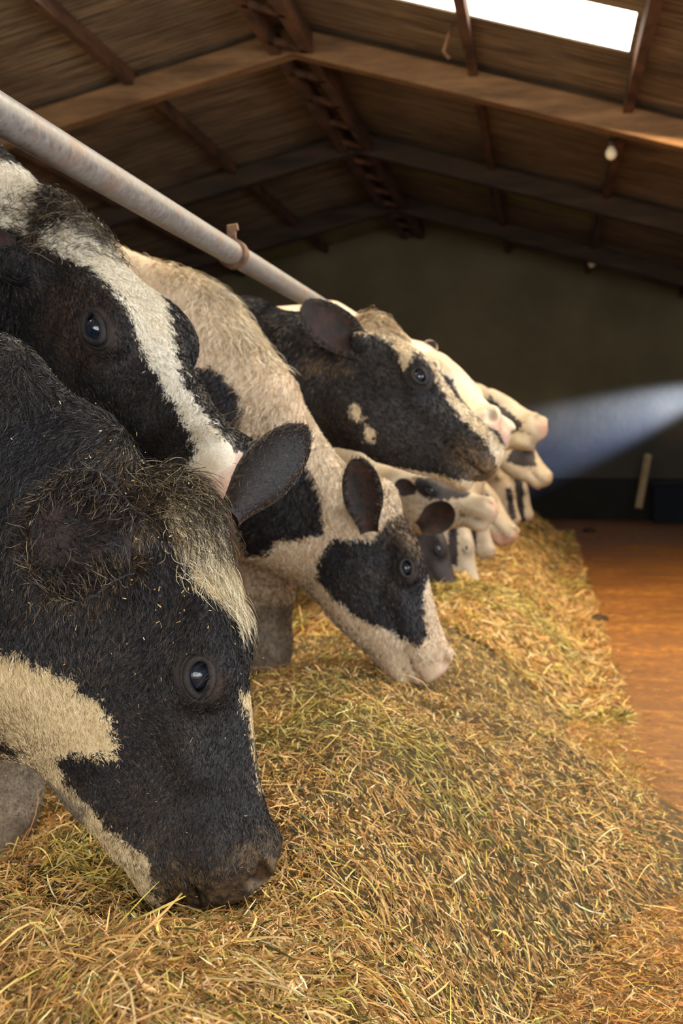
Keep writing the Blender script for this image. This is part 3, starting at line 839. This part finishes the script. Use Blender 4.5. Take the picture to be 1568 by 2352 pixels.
import os
DRAFT = os.environ.get('COWDRAFT') == '1'
c1 = mk('nearest cow, head down in the hay, black face with cream cheek and dirty muzzle', (440, 1165, 1.68), (600, 2000, 1.66),
        [(280, 1450, 1.68, .19, .11), (60, 1350, 1.64, .27, .13), (-170, 1240, 1.60, .31, .15)], 1.55, 'black', h=.0045, mat=MC1, roll=-9, jaw=.085, xlegs=[([(-1.3, 1.75, .95), (-1.0, 1.85, .80), (-.90, 1.90, .55), (-.93, 1.92, .33), (-.95, 1.92, .05)], [.12, .105, .075, .055, .05])],
        patches=[('white', [(-60,1490),(70,1510),(130,1540),(180,1570),(230,1610),(265,1650),(275,1700),(270,1740),(215,1728),(165,1728),(138,1748),(150,1800),(190,1840),(225,1880),(255,1915),(300,1940),(342,1960),(348,2000),(350,2050),(380,2090),(300,2060),(220,1960),(140,1880),(100,1800),(60,1740),(-60,1650)]),
                 ('white', [(390,1165),(440,1150),(505,1180),(600,1180),(590,1330),(565,1400),(556,1440),(520,1395),(480,1375),(445,1350),(432,1290),(392,1270),(385,1210)]),
                 ('black', [(515,1290),(600,1270),(600,1440),(572,1440),(556,1370)][:0] or [(590,1150),(700,1150),(700,1480),(572,1460),(556,1370),(575,1240)]),
                 ('white', [(552,1590),(568,1650),(584,1740),(592,1810),(640,1820),(640,1590)]),
                 ('dirt', [(330,2000),(420,1990),(500,1985),(560,1930),(640,1920),(640,2060),(520,2110),(400,2110),(330,2060)]),
                 ('dirt', [(250,1080),(520,1080),(520,1150),(440,1160),(380,1240),(330,1330),(220,1400),(120,1390),(250,1300),(320,1200)]),
                 ('white', [(-200,1745),(60,1745),(200,1860),(100,2100),(-200,2100)]),
                 ('soil', [(-200,1760),(60,1760),(200,1860),(100,2100),(-200,2100)]),
                 ('dirt', [(-200,1745),(60,1745),(200,1860),(100,2100),(-200,2100)]),
                 ('dirt', [(-60,1600),(60,1640),(130,1700),(120,1760),(60,1740),(-60,1700)]),
                 ('dirt', [(230,1900),(300,1940),(350,1965),(350,2040),(300,2020),(230,1950)])],
        ears=[(318, 1250, 1.50, 84, 1215, 1.38, .175, (.10, -1, .12), .40, 'black'),
              (522, 1190, 1.76, 682, 1002, 1.90, .092, (-.15, 1, .1), .5, 'black')])
c2 = mk('cow with a broad white blaze, looking over the nearest cow', (192, 545, 2.22), (532, 1085, 1.97),
        [(60, 600, 2.28, .15, .11), (-80, 560, 2.25, .22, .14)], 2.22, 'black', h=.0055, mat=MC2, roll=13, bz=1.14, nose='pink', dcol=(.075, .045, .030),
        patches=[('white', [(80,520),(130,490),(200,480),(280,520),(330,590),(365,640),(385,700),(392,760),(402,830),(420,890),(460,950),(520,1020),(600,1080),(620,1180),(540,1180),(500,1120),(450,1085),(412,1072),(415,1045),(432,1010),(415,960),(370,890),(335,830),(315,770),(290,710),(250,660),(200,610),(130,580),(100,550)]),
                 ('black', [(366,640),(420,650),(440,740),(415,800),(402,800),(396,740),(385,690)]),
                 ('white', [(-400,300),(40,330),(70,400),(60,470),(50,515),(0,505),(-100,500),(-400,480)]),
                 ('white', [(280,400),(700,400),(700,620),(460,640),(330,560),(280,500)]),
                 ('pink', [(440,1090),(490,1062),(560,1075),(570,1180),(520,1165),(470,1110)]),
                 ('dirt', [(110,660),(190,640),(250,700),(260,780),(230,850),(150,840),(100,760)])],
        ears=[(35, 575, 2.12, -130, 560, 2.08, .12, (.2, -1, .2), .4, 'black')])
c3 = mk('cream necked cow with black eye patch, grazing behind the nearest cow', (893, 1135, 3.22), (1022, 1530, 3.16),
        [(790, 1250, 3.22, .16, .105), (655, 1160, 3.18, .185, .12), (520, 1000, 3.14, .23, .13), (370, 850, 3.12, .27, .15)], 3.1, 'white', h=.0075, mat=MC3, roll=-7, jaw=.065,
        bz=1.26, bx=-1.40, nose='pink', pcen=(750, 1150, 3.1),
        xlegs=[([(-1.15, 3.15, .95), (-.88, 3.25, .68), (-.79, 3.30, .52), (-.79, 3.30, .36), (-.80, 3.30, .05)], [.12, .085, .078, .070, .06])],
        patches=[('black', [(418,880),(450,845),(490,850),(530,880),(555,920),(560,960),(545,1000),(520,1030),(470,1060),(430,1000)]),
                 ('black', [(520,1040),(560,1010),(620,998),(680,1040),(720,1090),(740,1150),(735,1190),(742,1228),(690,1236),(640,1244),(610,1280),(560,1275),(540,1180)]),
                 ('black', [(770,1238),(850,1240),(900,1190),(945,1160),(1010,1210),(1005,1290),(982,1330),(970,1400),(982,1462),(960,1483),(900,1452),(820,1420),(760,1370),(730,1330),(725,1290)]),
                 ('white', [(905,1120),(940,1150),(990,1240),(1010,1230),(940,1100)]),
                 ('black', [(780,1060),(850,1060),(870,1200),(850,1225),(800,1190)][:0] or [(1,1),(2,1),(2,2)]),
                 ('dirt', [(560,1290),(700,1340),(780,1430),(860,1500),(800,1560),(650,1450),(560,1400)]),
                 ('dirt', [(340,960),(380,950),(400,1000),(350,1000)][:0] or [(560,930),(640,940),(650,990),(560,1000)]),
                 ('soil', [(540,1400),(670,1400),(680,1600),(540,1620)]),
                 ('dirt', [(880,1130),(960,1180),(985,1240),(960,1290),(900,1230)])],
        ears=[(848, 1225, 3.03, 820, 1060, 2.97, .105, (.12, -1, .0), .45, 'black')])
c4 = mk('black cow holding its head level under the end of the neck rail', (868, 752, 3.52), (1148, 1040, 3.42),
        [(800, 890, 3.52, .18, .11), (680, 880, 3.55, .20, .13), (560, 860, 3.60, .23, .15)], 3.72, 'black', h=.008, mat=MC4, roll=-5, jaw=.06, bz=1.16, nose='dirt', pcen=(920, 900, 3.4),
        patches=[('white', [(800,760),(830,720),(880,715),(915,750),(960,785),(1000,840),(1040,905),(1100,965),(1160,1030),(1170,1080),(1140,1075),(1110,1010),(1060,960),(1035,930),(1012,890),(990,840),(960,812),(945,806),(940,835),(925,850),(915,815),(895,785),(850,765)]),
                 ('white', [(805,930),(822,932),(830,965),(818,968)]), ('white', [(838,975),(860,990),(855,1015),(840,1008)]),
                 ('white', [(850,1100),(880,1072),(905,1075),(990,1088),(1110,1106),(1130,1130),(850,1160)]),
                 ('dirt', [(690,820),(780,830),(800,850),(700,860)]),
                 ('dirt', [(1040,1010),(1130,1020),(1160,1120),(1080,1120),(1030,1060)])],
        ears=[(855, 818, 3.40, 697, 700, 3.32, .125, (.15, -1, .05), .42, 'black')])
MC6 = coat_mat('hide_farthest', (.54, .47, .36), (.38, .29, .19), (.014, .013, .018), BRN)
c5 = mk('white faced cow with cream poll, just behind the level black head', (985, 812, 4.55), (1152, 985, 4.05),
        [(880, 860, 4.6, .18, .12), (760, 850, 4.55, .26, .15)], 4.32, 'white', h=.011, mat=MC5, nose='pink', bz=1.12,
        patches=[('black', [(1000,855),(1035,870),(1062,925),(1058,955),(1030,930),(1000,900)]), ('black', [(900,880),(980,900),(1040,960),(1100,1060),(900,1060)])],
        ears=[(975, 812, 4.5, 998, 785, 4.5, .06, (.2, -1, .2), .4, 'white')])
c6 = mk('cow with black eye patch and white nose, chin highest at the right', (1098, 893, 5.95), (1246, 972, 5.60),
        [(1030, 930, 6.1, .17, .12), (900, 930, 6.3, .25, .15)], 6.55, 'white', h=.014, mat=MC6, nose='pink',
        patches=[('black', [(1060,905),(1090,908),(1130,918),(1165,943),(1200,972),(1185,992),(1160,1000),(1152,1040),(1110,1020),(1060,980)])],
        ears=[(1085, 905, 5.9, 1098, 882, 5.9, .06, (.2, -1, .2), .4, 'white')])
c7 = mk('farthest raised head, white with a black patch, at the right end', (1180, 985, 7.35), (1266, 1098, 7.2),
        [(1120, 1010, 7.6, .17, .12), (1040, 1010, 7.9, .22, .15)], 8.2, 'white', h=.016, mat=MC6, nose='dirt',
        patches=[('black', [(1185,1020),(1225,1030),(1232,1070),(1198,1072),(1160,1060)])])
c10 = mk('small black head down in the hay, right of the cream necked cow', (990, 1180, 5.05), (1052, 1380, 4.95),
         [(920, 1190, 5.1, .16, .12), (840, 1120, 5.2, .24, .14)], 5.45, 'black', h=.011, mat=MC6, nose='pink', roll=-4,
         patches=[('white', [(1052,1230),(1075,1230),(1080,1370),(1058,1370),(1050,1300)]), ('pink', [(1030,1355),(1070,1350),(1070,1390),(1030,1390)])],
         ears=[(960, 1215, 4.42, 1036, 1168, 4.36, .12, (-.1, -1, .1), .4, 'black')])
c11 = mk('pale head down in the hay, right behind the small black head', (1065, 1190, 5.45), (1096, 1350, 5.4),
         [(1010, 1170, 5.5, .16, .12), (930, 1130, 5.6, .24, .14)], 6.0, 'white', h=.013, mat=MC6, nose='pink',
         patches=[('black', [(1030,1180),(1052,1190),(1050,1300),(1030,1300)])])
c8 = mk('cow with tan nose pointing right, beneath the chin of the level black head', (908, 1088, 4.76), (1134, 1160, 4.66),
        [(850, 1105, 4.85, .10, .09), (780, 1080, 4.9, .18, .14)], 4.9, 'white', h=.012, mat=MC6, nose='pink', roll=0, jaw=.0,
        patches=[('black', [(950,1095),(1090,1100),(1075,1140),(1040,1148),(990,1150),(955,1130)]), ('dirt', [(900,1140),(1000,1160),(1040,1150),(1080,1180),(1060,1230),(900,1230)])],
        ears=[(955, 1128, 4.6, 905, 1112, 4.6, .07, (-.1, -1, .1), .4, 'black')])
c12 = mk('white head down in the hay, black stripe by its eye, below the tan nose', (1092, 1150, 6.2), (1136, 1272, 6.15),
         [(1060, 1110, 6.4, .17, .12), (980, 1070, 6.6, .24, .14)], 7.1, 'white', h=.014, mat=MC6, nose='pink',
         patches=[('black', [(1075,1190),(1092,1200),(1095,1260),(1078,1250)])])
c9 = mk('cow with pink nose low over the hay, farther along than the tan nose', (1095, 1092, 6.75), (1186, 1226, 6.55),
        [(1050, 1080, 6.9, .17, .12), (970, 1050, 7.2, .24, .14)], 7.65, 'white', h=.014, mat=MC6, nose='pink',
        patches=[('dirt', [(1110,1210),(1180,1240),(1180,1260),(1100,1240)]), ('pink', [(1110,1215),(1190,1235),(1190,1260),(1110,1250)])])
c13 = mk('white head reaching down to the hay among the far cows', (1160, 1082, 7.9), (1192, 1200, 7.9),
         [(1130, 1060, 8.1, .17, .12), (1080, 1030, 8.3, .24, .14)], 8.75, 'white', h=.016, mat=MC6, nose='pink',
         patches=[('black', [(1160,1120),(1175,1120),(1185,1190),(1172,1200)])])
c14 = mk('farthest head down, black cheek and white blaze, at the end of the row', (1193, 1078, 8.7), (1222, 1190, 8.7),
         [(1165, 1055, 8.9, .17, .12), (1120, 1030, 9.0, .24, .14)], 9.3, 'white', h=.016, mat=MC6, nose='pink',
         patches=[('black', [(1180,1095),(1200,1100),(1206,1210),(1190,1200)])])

# ------------------------------------------------------------------ hair of the near cows
if not DRAFT:
    def w1(P):
        d = P-from_head(c1, (.15, -.1, 0)); return np.exp(-(d**2).sum(1)/(2*.45**2))
    coat_hair(c1, 150000, lambda P, H: np.interp(H[:, 0], [-.1, .12, .25], [.018, .011, .006]), .0009, w1, .5, 3, (.84, .69, .42), (.56, .40, .19))
    tuft(c1, 'forelock', [from_head(c1, (.0, .0, 0)), from_head(c1, (.0, .0, -.03)), from_head(c1, (-.02, -.03, -.03)), from_head(c1, (-.02, .0, .03))], 1800, .042, .0011,
         [(.022, .017, .014), (.06, .04, .025), (.03, .022, .016), (.022, .017, .014), (.30, .23, .13)], c1.R[0]*.9+c1.R[1]*.25, 1.3, .8, .8, 5, .06)
    tuft(c1, 'forehead_curls', [from_head(c1, (.05, .0, -.03)), from_head(c1, (.08, .0, -.02)), from_head(c1, (.12, .0, 0)), from_head(c1, (.06, .0, .03))], 2200, .034, .0011,
         [(.70, .62, .44), (.50, .40, .24), (.78, .70, .52)], c1.R[0]+c1.R[1]*.2, 1.2, .6, .5, 8, .06)
    for i, info in enumerate(c1.earinfo):
        ear_fringe(c1, info, 3400 if i == 0 else 900, .028 if i == 0 else .010, .0011, [(.016, .014, .014), (.03, .024, .02), (.016, .014, .014), (.06, .042, .03), (.25, .19, .12)], .55)
    ear_fringe(c1, c1.earinfo[1], 5000, .012, .0010, [(.03, .028, .03), (.05, .042, .038), (.02, .018, .02), (.16, .10, .055)], 1.0, -1)
    ear_fringe(c1, c1.earinfo[0], 2200, .030, .0011, [(.016, .014, .014), (.03, .022, .018), (.012, .010, .010)], 1.0)
    lashes(c1, -1); lashes(c1, 1, 30)
    def w2(P):
        d = P-from_head(c2, (.22, -.1, 0)); return np.exp(-(d**2).sum(1)/(2*.35**2))
    coat_hair(c2, 90000, lambda P, H: np.where(H[:, 0] < .08, .014, .008), .0012, w2, .3, 13, (.95, .91, .79), (.72, .62, .45))
    tuft(c2, 'forelock', [from_head(c2, (-.01, .0, 0)), from_head(c2, (-.03, -.02, -.05)), from_head(c2, (-.02, -.02, .05)), from_head(c2, (-.05, -.04, 0))], 2000, .034, .0012,
         [(.022, .017, .014), (.06, .04, .025), (.03, .022, .018), (.20, .15, .09)], np.array([.6, -.1, .1]), 1.3, .8, .7, 15, .09, .4)
    lashes(c2, -1, 26, .014)
    # whiskers of the white nose
    n = 60; q = np.stack([rng.uniform(.44, .50, n), rng.uniform(-.07, -.03, n), rng.uniform(-.02, .06, n)], -1)
    strands('whiskers', from_head(c2, q), np.tile(c2.R[1], (n, 1)), np.tile(c2.R[0]*.7, (n, 1))+rng.normal(size=(n, 3))*.4, rng.uniform(.02, .05, n), np.full(n, .0008),
            np.tile([[.35, .28, .18]], (n, 1)), c2.o, c2.org, 1.6, .1, 5)
    for cc, nn, sd in ((c3, 42000, 23), (c4, 36000, 33)):
        def w3(P, cc=cc):
            d = P-from_head(cc, (.05, -.1, 0)); return np.exp(-(d**2).sum(1)/(2*.45**2))
        coat_hair(cc, nn, lambda P, H: np.where(H[:, 0] < .0, .018, .010), .0020, w3, .3, sd, (.76, .66, .50), (.60, .42, .25))
        for info in cc.earinfo: ear_fringe(cc, info, 700, .016, .0018, [(.02, .016, .015), (.10, .07, .05)], .25)
        lashes(cc, -1, 24, .022)
    tuft(c4, 'forelock', [from_head(c4, (-.01, .0, 0)), from_head(c4, (.01, .01, .03))], 900, .04, .002, [(.60, .48, .30), (.45, .32, .18), (.2, .13, .07)], c4.R[0], 1.2, .7, .8, 35, .07)
    tuft(c3, 'neck_mane', [at(470, 610, 3.15), at(520, 680, 3.15), at(560, 760, 3.15)], 1500, .05, .002, [(.76, .68, .52), (.6, .48, .30)], (.3, -.1, -1), 1.0, .4, .7, 37, .12)
# ------------------------------------------------------------------ the hay
def fbm(x, y, s, seed, oct=4):
    r = np.random.default_rng(seed); out = 0; a = 1
    for o in range(oct):
        for k in range(3):
            th = r.random()*6.28; f = s*(1.8**o)*(0.8+.5*r.random()); out = out+a*np.sin((x*math.cos(th)+y*math.sin(th))*f+r.random()*6.28+.7*np.sin(x*f*.6+y*f*.4))
        a *= .52
    return out/4
def hay_h(x, y):
    toe = .16+.05*np.sin(y*1.3+.4)+.04*np.sin(y*2.9)
    toe = toe+.26*np.exp(-((y-2.9)/.5)**2)-.16*np.clip((2.5-y)/.5, 0, 1)
    crest = -.42
    t = np.clip((toe-x)/(toe-crest), 0, 1); prof = np.sin(t*math.pi/2)**1.15
    left = np.clip((x+1.35)/.75, 0, 1); left = .45+.55*left*left*(3-2*left)
    h = .30*prof*np.where(x < crest, left, 1)
    n = fbm(x, y, 4.2, 3); n2 = fbm(x, y, 15, 5)
    h = h*(1+.16*n)+(.018*n2+.008*fbm(x, y, 42, 6))*np.clip(prof*3, 0, 1)
    h = h+.06*np.exp(-((x+.30)/.28)**2-((y-2.35)/.30)**2)+.05*np.exp(-((x+.45)/.3)**2-((y-1.15)/.22)**2)
    h = h-.085*np.exp(-((x+.47)/.20)**2-((y-1.58)/.20)**2)-.03*np.exp(-((x+.95)/.2)**2-((y-1.8)/.2)**2)
    fade = np.clip((12.6-y)/.8, 0, 1); fade = fade*fade*(3-2*fade)
    return h*fade-.004+.004*np.clip((toe-x)*10, -1, 1)
ysl = .55*np.exp(np.linspace(0, math.log(12.9/.55), 640)); xsl = np.linspace(-1.6, .62, 340)
Xg, Yg = np.meshgrid(xsl, ysl); Zg = hay_h(Xg, Yg)
Vh = np.stack([Xg, Yg, Zg], -1).reshape(-1, 3); nx = len(xsl)
ii, jj = np.meshgrid(np.arange(len(ysl)-1), np.arange(nx-1), indexing='ij'); a = (ii*nx+jj).ravel()
hay = mesh_np('hay', Vh, np.stack([a, a+1, a+nx+1, a+nx], -1), M_haybase)
tag(hay, 'long heap of cut green and yellow hay along the feed row', 'hay', kind='stuff')
PAL = np.array([(.62, .42, .16), (.70, .50, .22), (.54, .34, .13), (.62, .52, .15), (.44, .42, .11), (.16, .17, .05), (.27, .26, .07), (.78, .62, .34), (.36, .20, .08), (.10, .10, .04), (.66, .56, .14), (.74, .70, .46), (.60, .38, .19)])
PW = np.array([18, 15, 16, 8, 5, 4, 4, 9, 11, 4, 4, 3, 12], float); PW /= PW.sum()
def blades(n, xr, yfun, hf, lmin, lmax, wmin, wmax, K, up=.35, curl=.35, palw=PW, mul=1.0):
    y = yfun(n); x = rng.uniform(*xr, n); h = hf(x, y); ok = h > -1; x, y, h = x[ok], y[ok], h[ok]; n = len(x)
    L = lmin+(lmax-lmin)*rng.random(n)**2.2; az = rng.random(n)*6.28
    flowb = fbm(x, y, 3, 21)*1.5; az = np.where(rng.random(n) < .45, flowb+.5*rng.normal(size=n)-.4, az)
    e = .005
    sx = (hf(x+e, y)-h)/e; sy = (hf(x, y+e)-h)/e
    el = rng.normal(size=n)*up
    d = np.stack([np.cos(az), np.sin(az), sx*np.cos(az)+sy*np.sin(az)+np.abs(el)*1.0-.04], -1); d /= np.linalg.norm(d, axis=1, keepdims=True)
    t = np.linspace(-.5, .5, K)[None, :, None]
    P0 = np.stack([x, y, h+.004+.010*rng.random(n)+.25*L*np.abs(el)], -1)
    bend = rng.normal(size=(n, 3)); bend -= d*(bend*d).sum(1, keepdims=True)
    P = P0[:, None, :]+d[:, None, :]*t*L[:, None, None]+bend[:, None, :]*(curl*L*rng.random(n))[:, None, None]*(.25-t*t)*1.2
    zmin = hf(P[:, :, 0], P[:, :, 1])+.001; P[:, :, 2] = np.maximum(P[:, :, 2], zmin)
    up_ = np.array([0, 0, 1.0])+.8*rng.normal(size=(n, 3)); sd = np.cross(d, up_); sd /= np.linalg.norm(sd, axis=1, keepdims=True)
    w = rng.uniform(wmin, wmax, n)[:, None, None]*np.array([.6]+[1.0]*(K-2)+[.35])[None, :, None]*.5
    V = np.stack([P-sd[:, None, :]*w, P+sd[:, None, :]*w], 2).reshape(-1, 3)
    b = (np.arange(n)*K*2)[:, None]+(np.arange(K-1)*2)[None, :]
    F = np.stack([b, b+1, b+3, b+2], -1).reshape(-1, 4)
    C = PAL[rng.choice(len(PAL), n, p=palw)]
    g = fbm(x, y, 6, 31); shift = np.where(g[:, None] > .35, np.array([.86, .93, .76]), np.array([1.05, .98, .95])); 
    C = C*shift*(.45+.95*rng.random((n, 1)))*np.array([1.05, 1.0, .88])*mul
    return V, F, np.repeat(C, K*2, 0)
def join(parts):
    Vs, Fs, Cs = [], [], []; off = 0
    for V, F, C in parts: Vs.append(V); Fs.append(F+off); Cs.append(C); off += len(V)
    return np.concatenate(Vs), np.concatenate(Fs), np.concatenate(Cs)
def ylog(lo, hi, p=1.0):
    def f(n): u = rng.random(n); return 1/((1-u)/lo+u/hi) if p == 1 else lo+(hi-lo)*u**p
    return f
H1 = lambda x, y: hay_h(x, y)
def keep_hay(x, y): h = hay_h(x, y); return np.where(h > .003, h, -5.0)*1.0
hh = lambda x, y: hay_h(x, y)
def blades_on(n, xr, *a, **k): return blades(n, xr, *a, **k)
parts = []
k = .35 if DRAFT else 1.0
parts.append(blades(int(130000*k), (-1.25, .30), ylog(.85, 12.5), hh, .007, .030, .0014, .0034, 3, .6))
parts.append(blades(int(60000*k), (-1.25, .25), ylog(1.0, 12.5), hh, .015, .052, .0014, .0034, 4, .5, .5))
parts.append(blades(int(3000*k), (-1.2, .25), ylog(1.0, 9), hh, .06, .15, .0016, .0032, 6, .30, .6, mul=1.15))
parts.append(blades(int(40000*k), (-1.2, .3), ylog(4.0, 12.5), hh, .04, .10, .004, .007, 3, .4, .4))
V, F, C = join(parts)
s = mesh_np('hay_blades', V, F, M_hay, hay, {'Col': np.clip(C, 0, 1)}, smooth=False); s['kind'] = 'stuff'
# chaff scattered on the passage
def toe_h(x, y): return np.maximum(hay_h(x, y), .001)
nC = 40000; parts = []
V, F, C = blades(nC, (.10, 1.5), ylog(1.2, 7.0), toe_h, .006, .05, .0010, .0028, 3, .12, .3, mul=.95)
x = V[::6, 0]; y = V[::6, 1]
den = np.exp(-np.maximum(x-.25, 0)/(.10+.45*np.exp(-((y-2.2)/.9)**2)))
kk = rng.random(len(x)) < np.clip(den+.04, 0, 1); keepf = np.repeat(kk, 2); F = F[keepf]
used = np.unique(F); remap = -np.ones(len(V), int); remap[used] = np.arange(len(used))
ch = mesh_np('scattered_chaff', V[used], remap[F], M_hay, None, {'Col': np.clip(C[used]*np.array([1.1, .85, .6]), 0, 1)}, smooth=False)
tag(ch, 'loose bits of hay scattered over the orange brown floor beside the heap', 'chaff', kind='stuff')
# clods on the passage floor
clods = [(1352, 1222, .05, 'dark clod lying far down the passage, near the back wall'), (1375, 1425, .035, 'small dark clod on the passage beside the hay heap')]
M_clod = simple('dark_clod', (.012, .008, .005), (.05, .028, .012), 20, .9)
for (u, v, r, lb) in clods:
    d = ray(u, v); t = -CAMZ/d[2]; p = CP+d*t
    ev, ef = uv_sphere(1, 20, 12); ev = ev*np.array([r*1.3, r*1.1, r*.6])*(1+.15*vnoise(ev, 3, 4)[:, :1]); ev[:, 2] = np.maximum(ev[:, 2], -r*.3)+r*.3
    o = mesh_np('clod', ev, ef, M_clod); o.location = (p[0], p[1], 0); tag(o, lb, 'clod', 'dark clods on the floor')
# crumbs of hay caught in the hair of the nearest cow
def wcr(P):
    H = to_head(c1, P); return np.exp(-((H[:, 0]-.0)/.16)**2-((H[:, 1]+.03)/.10)**2)+.10*np.exp(-((H[:, 0]-.2)/.4)**2)
P_, N_ = sample_skin(c1, 420, wcr)
n_ = len(P_); d_ = rng.normal(size=(n_, 3)); d_ -= N_*(d_*N_).sum(1, keepdims=True)*.8; d_ /= np.linalg.norm(d_, axis=1, keepdims=True)
s_ = np.cross(d_, N_); s_ /= np.linalg.norm(s_, axis=1, keepdims=True); l_ = (.0010+.0030*rng.random(n_)**2)[:, None]; w_ = rng.uniform(.0003, .0010, n_)[:, None]
C_ = P_+N_*rng.uniform(.006, .018, n_)[:, None]
V_ = np.stack([C_-d_*l_-s_*w_, C_+d_*l_-s_*w_*.6, C_+d_*l_+s_*w_*.6, C_-d_*l_+s_*w_], 1).reshape(-1, 3)
cr = mesh_np('hay_crumbs', V_, np.arange(n_*4).reshape(-1, 4), M_hay, None, {'Col': np.repeat(np.array([(.55, .38, .18), (.36, .23, .10), (.62, .50, .28)])[rng.integers(0, 3, n_)], 4, 0)}, smooth=False)
tag(cr, "crumbs of hay caught in the hair of the nearest cow's head", 'hay', kind='stuff')
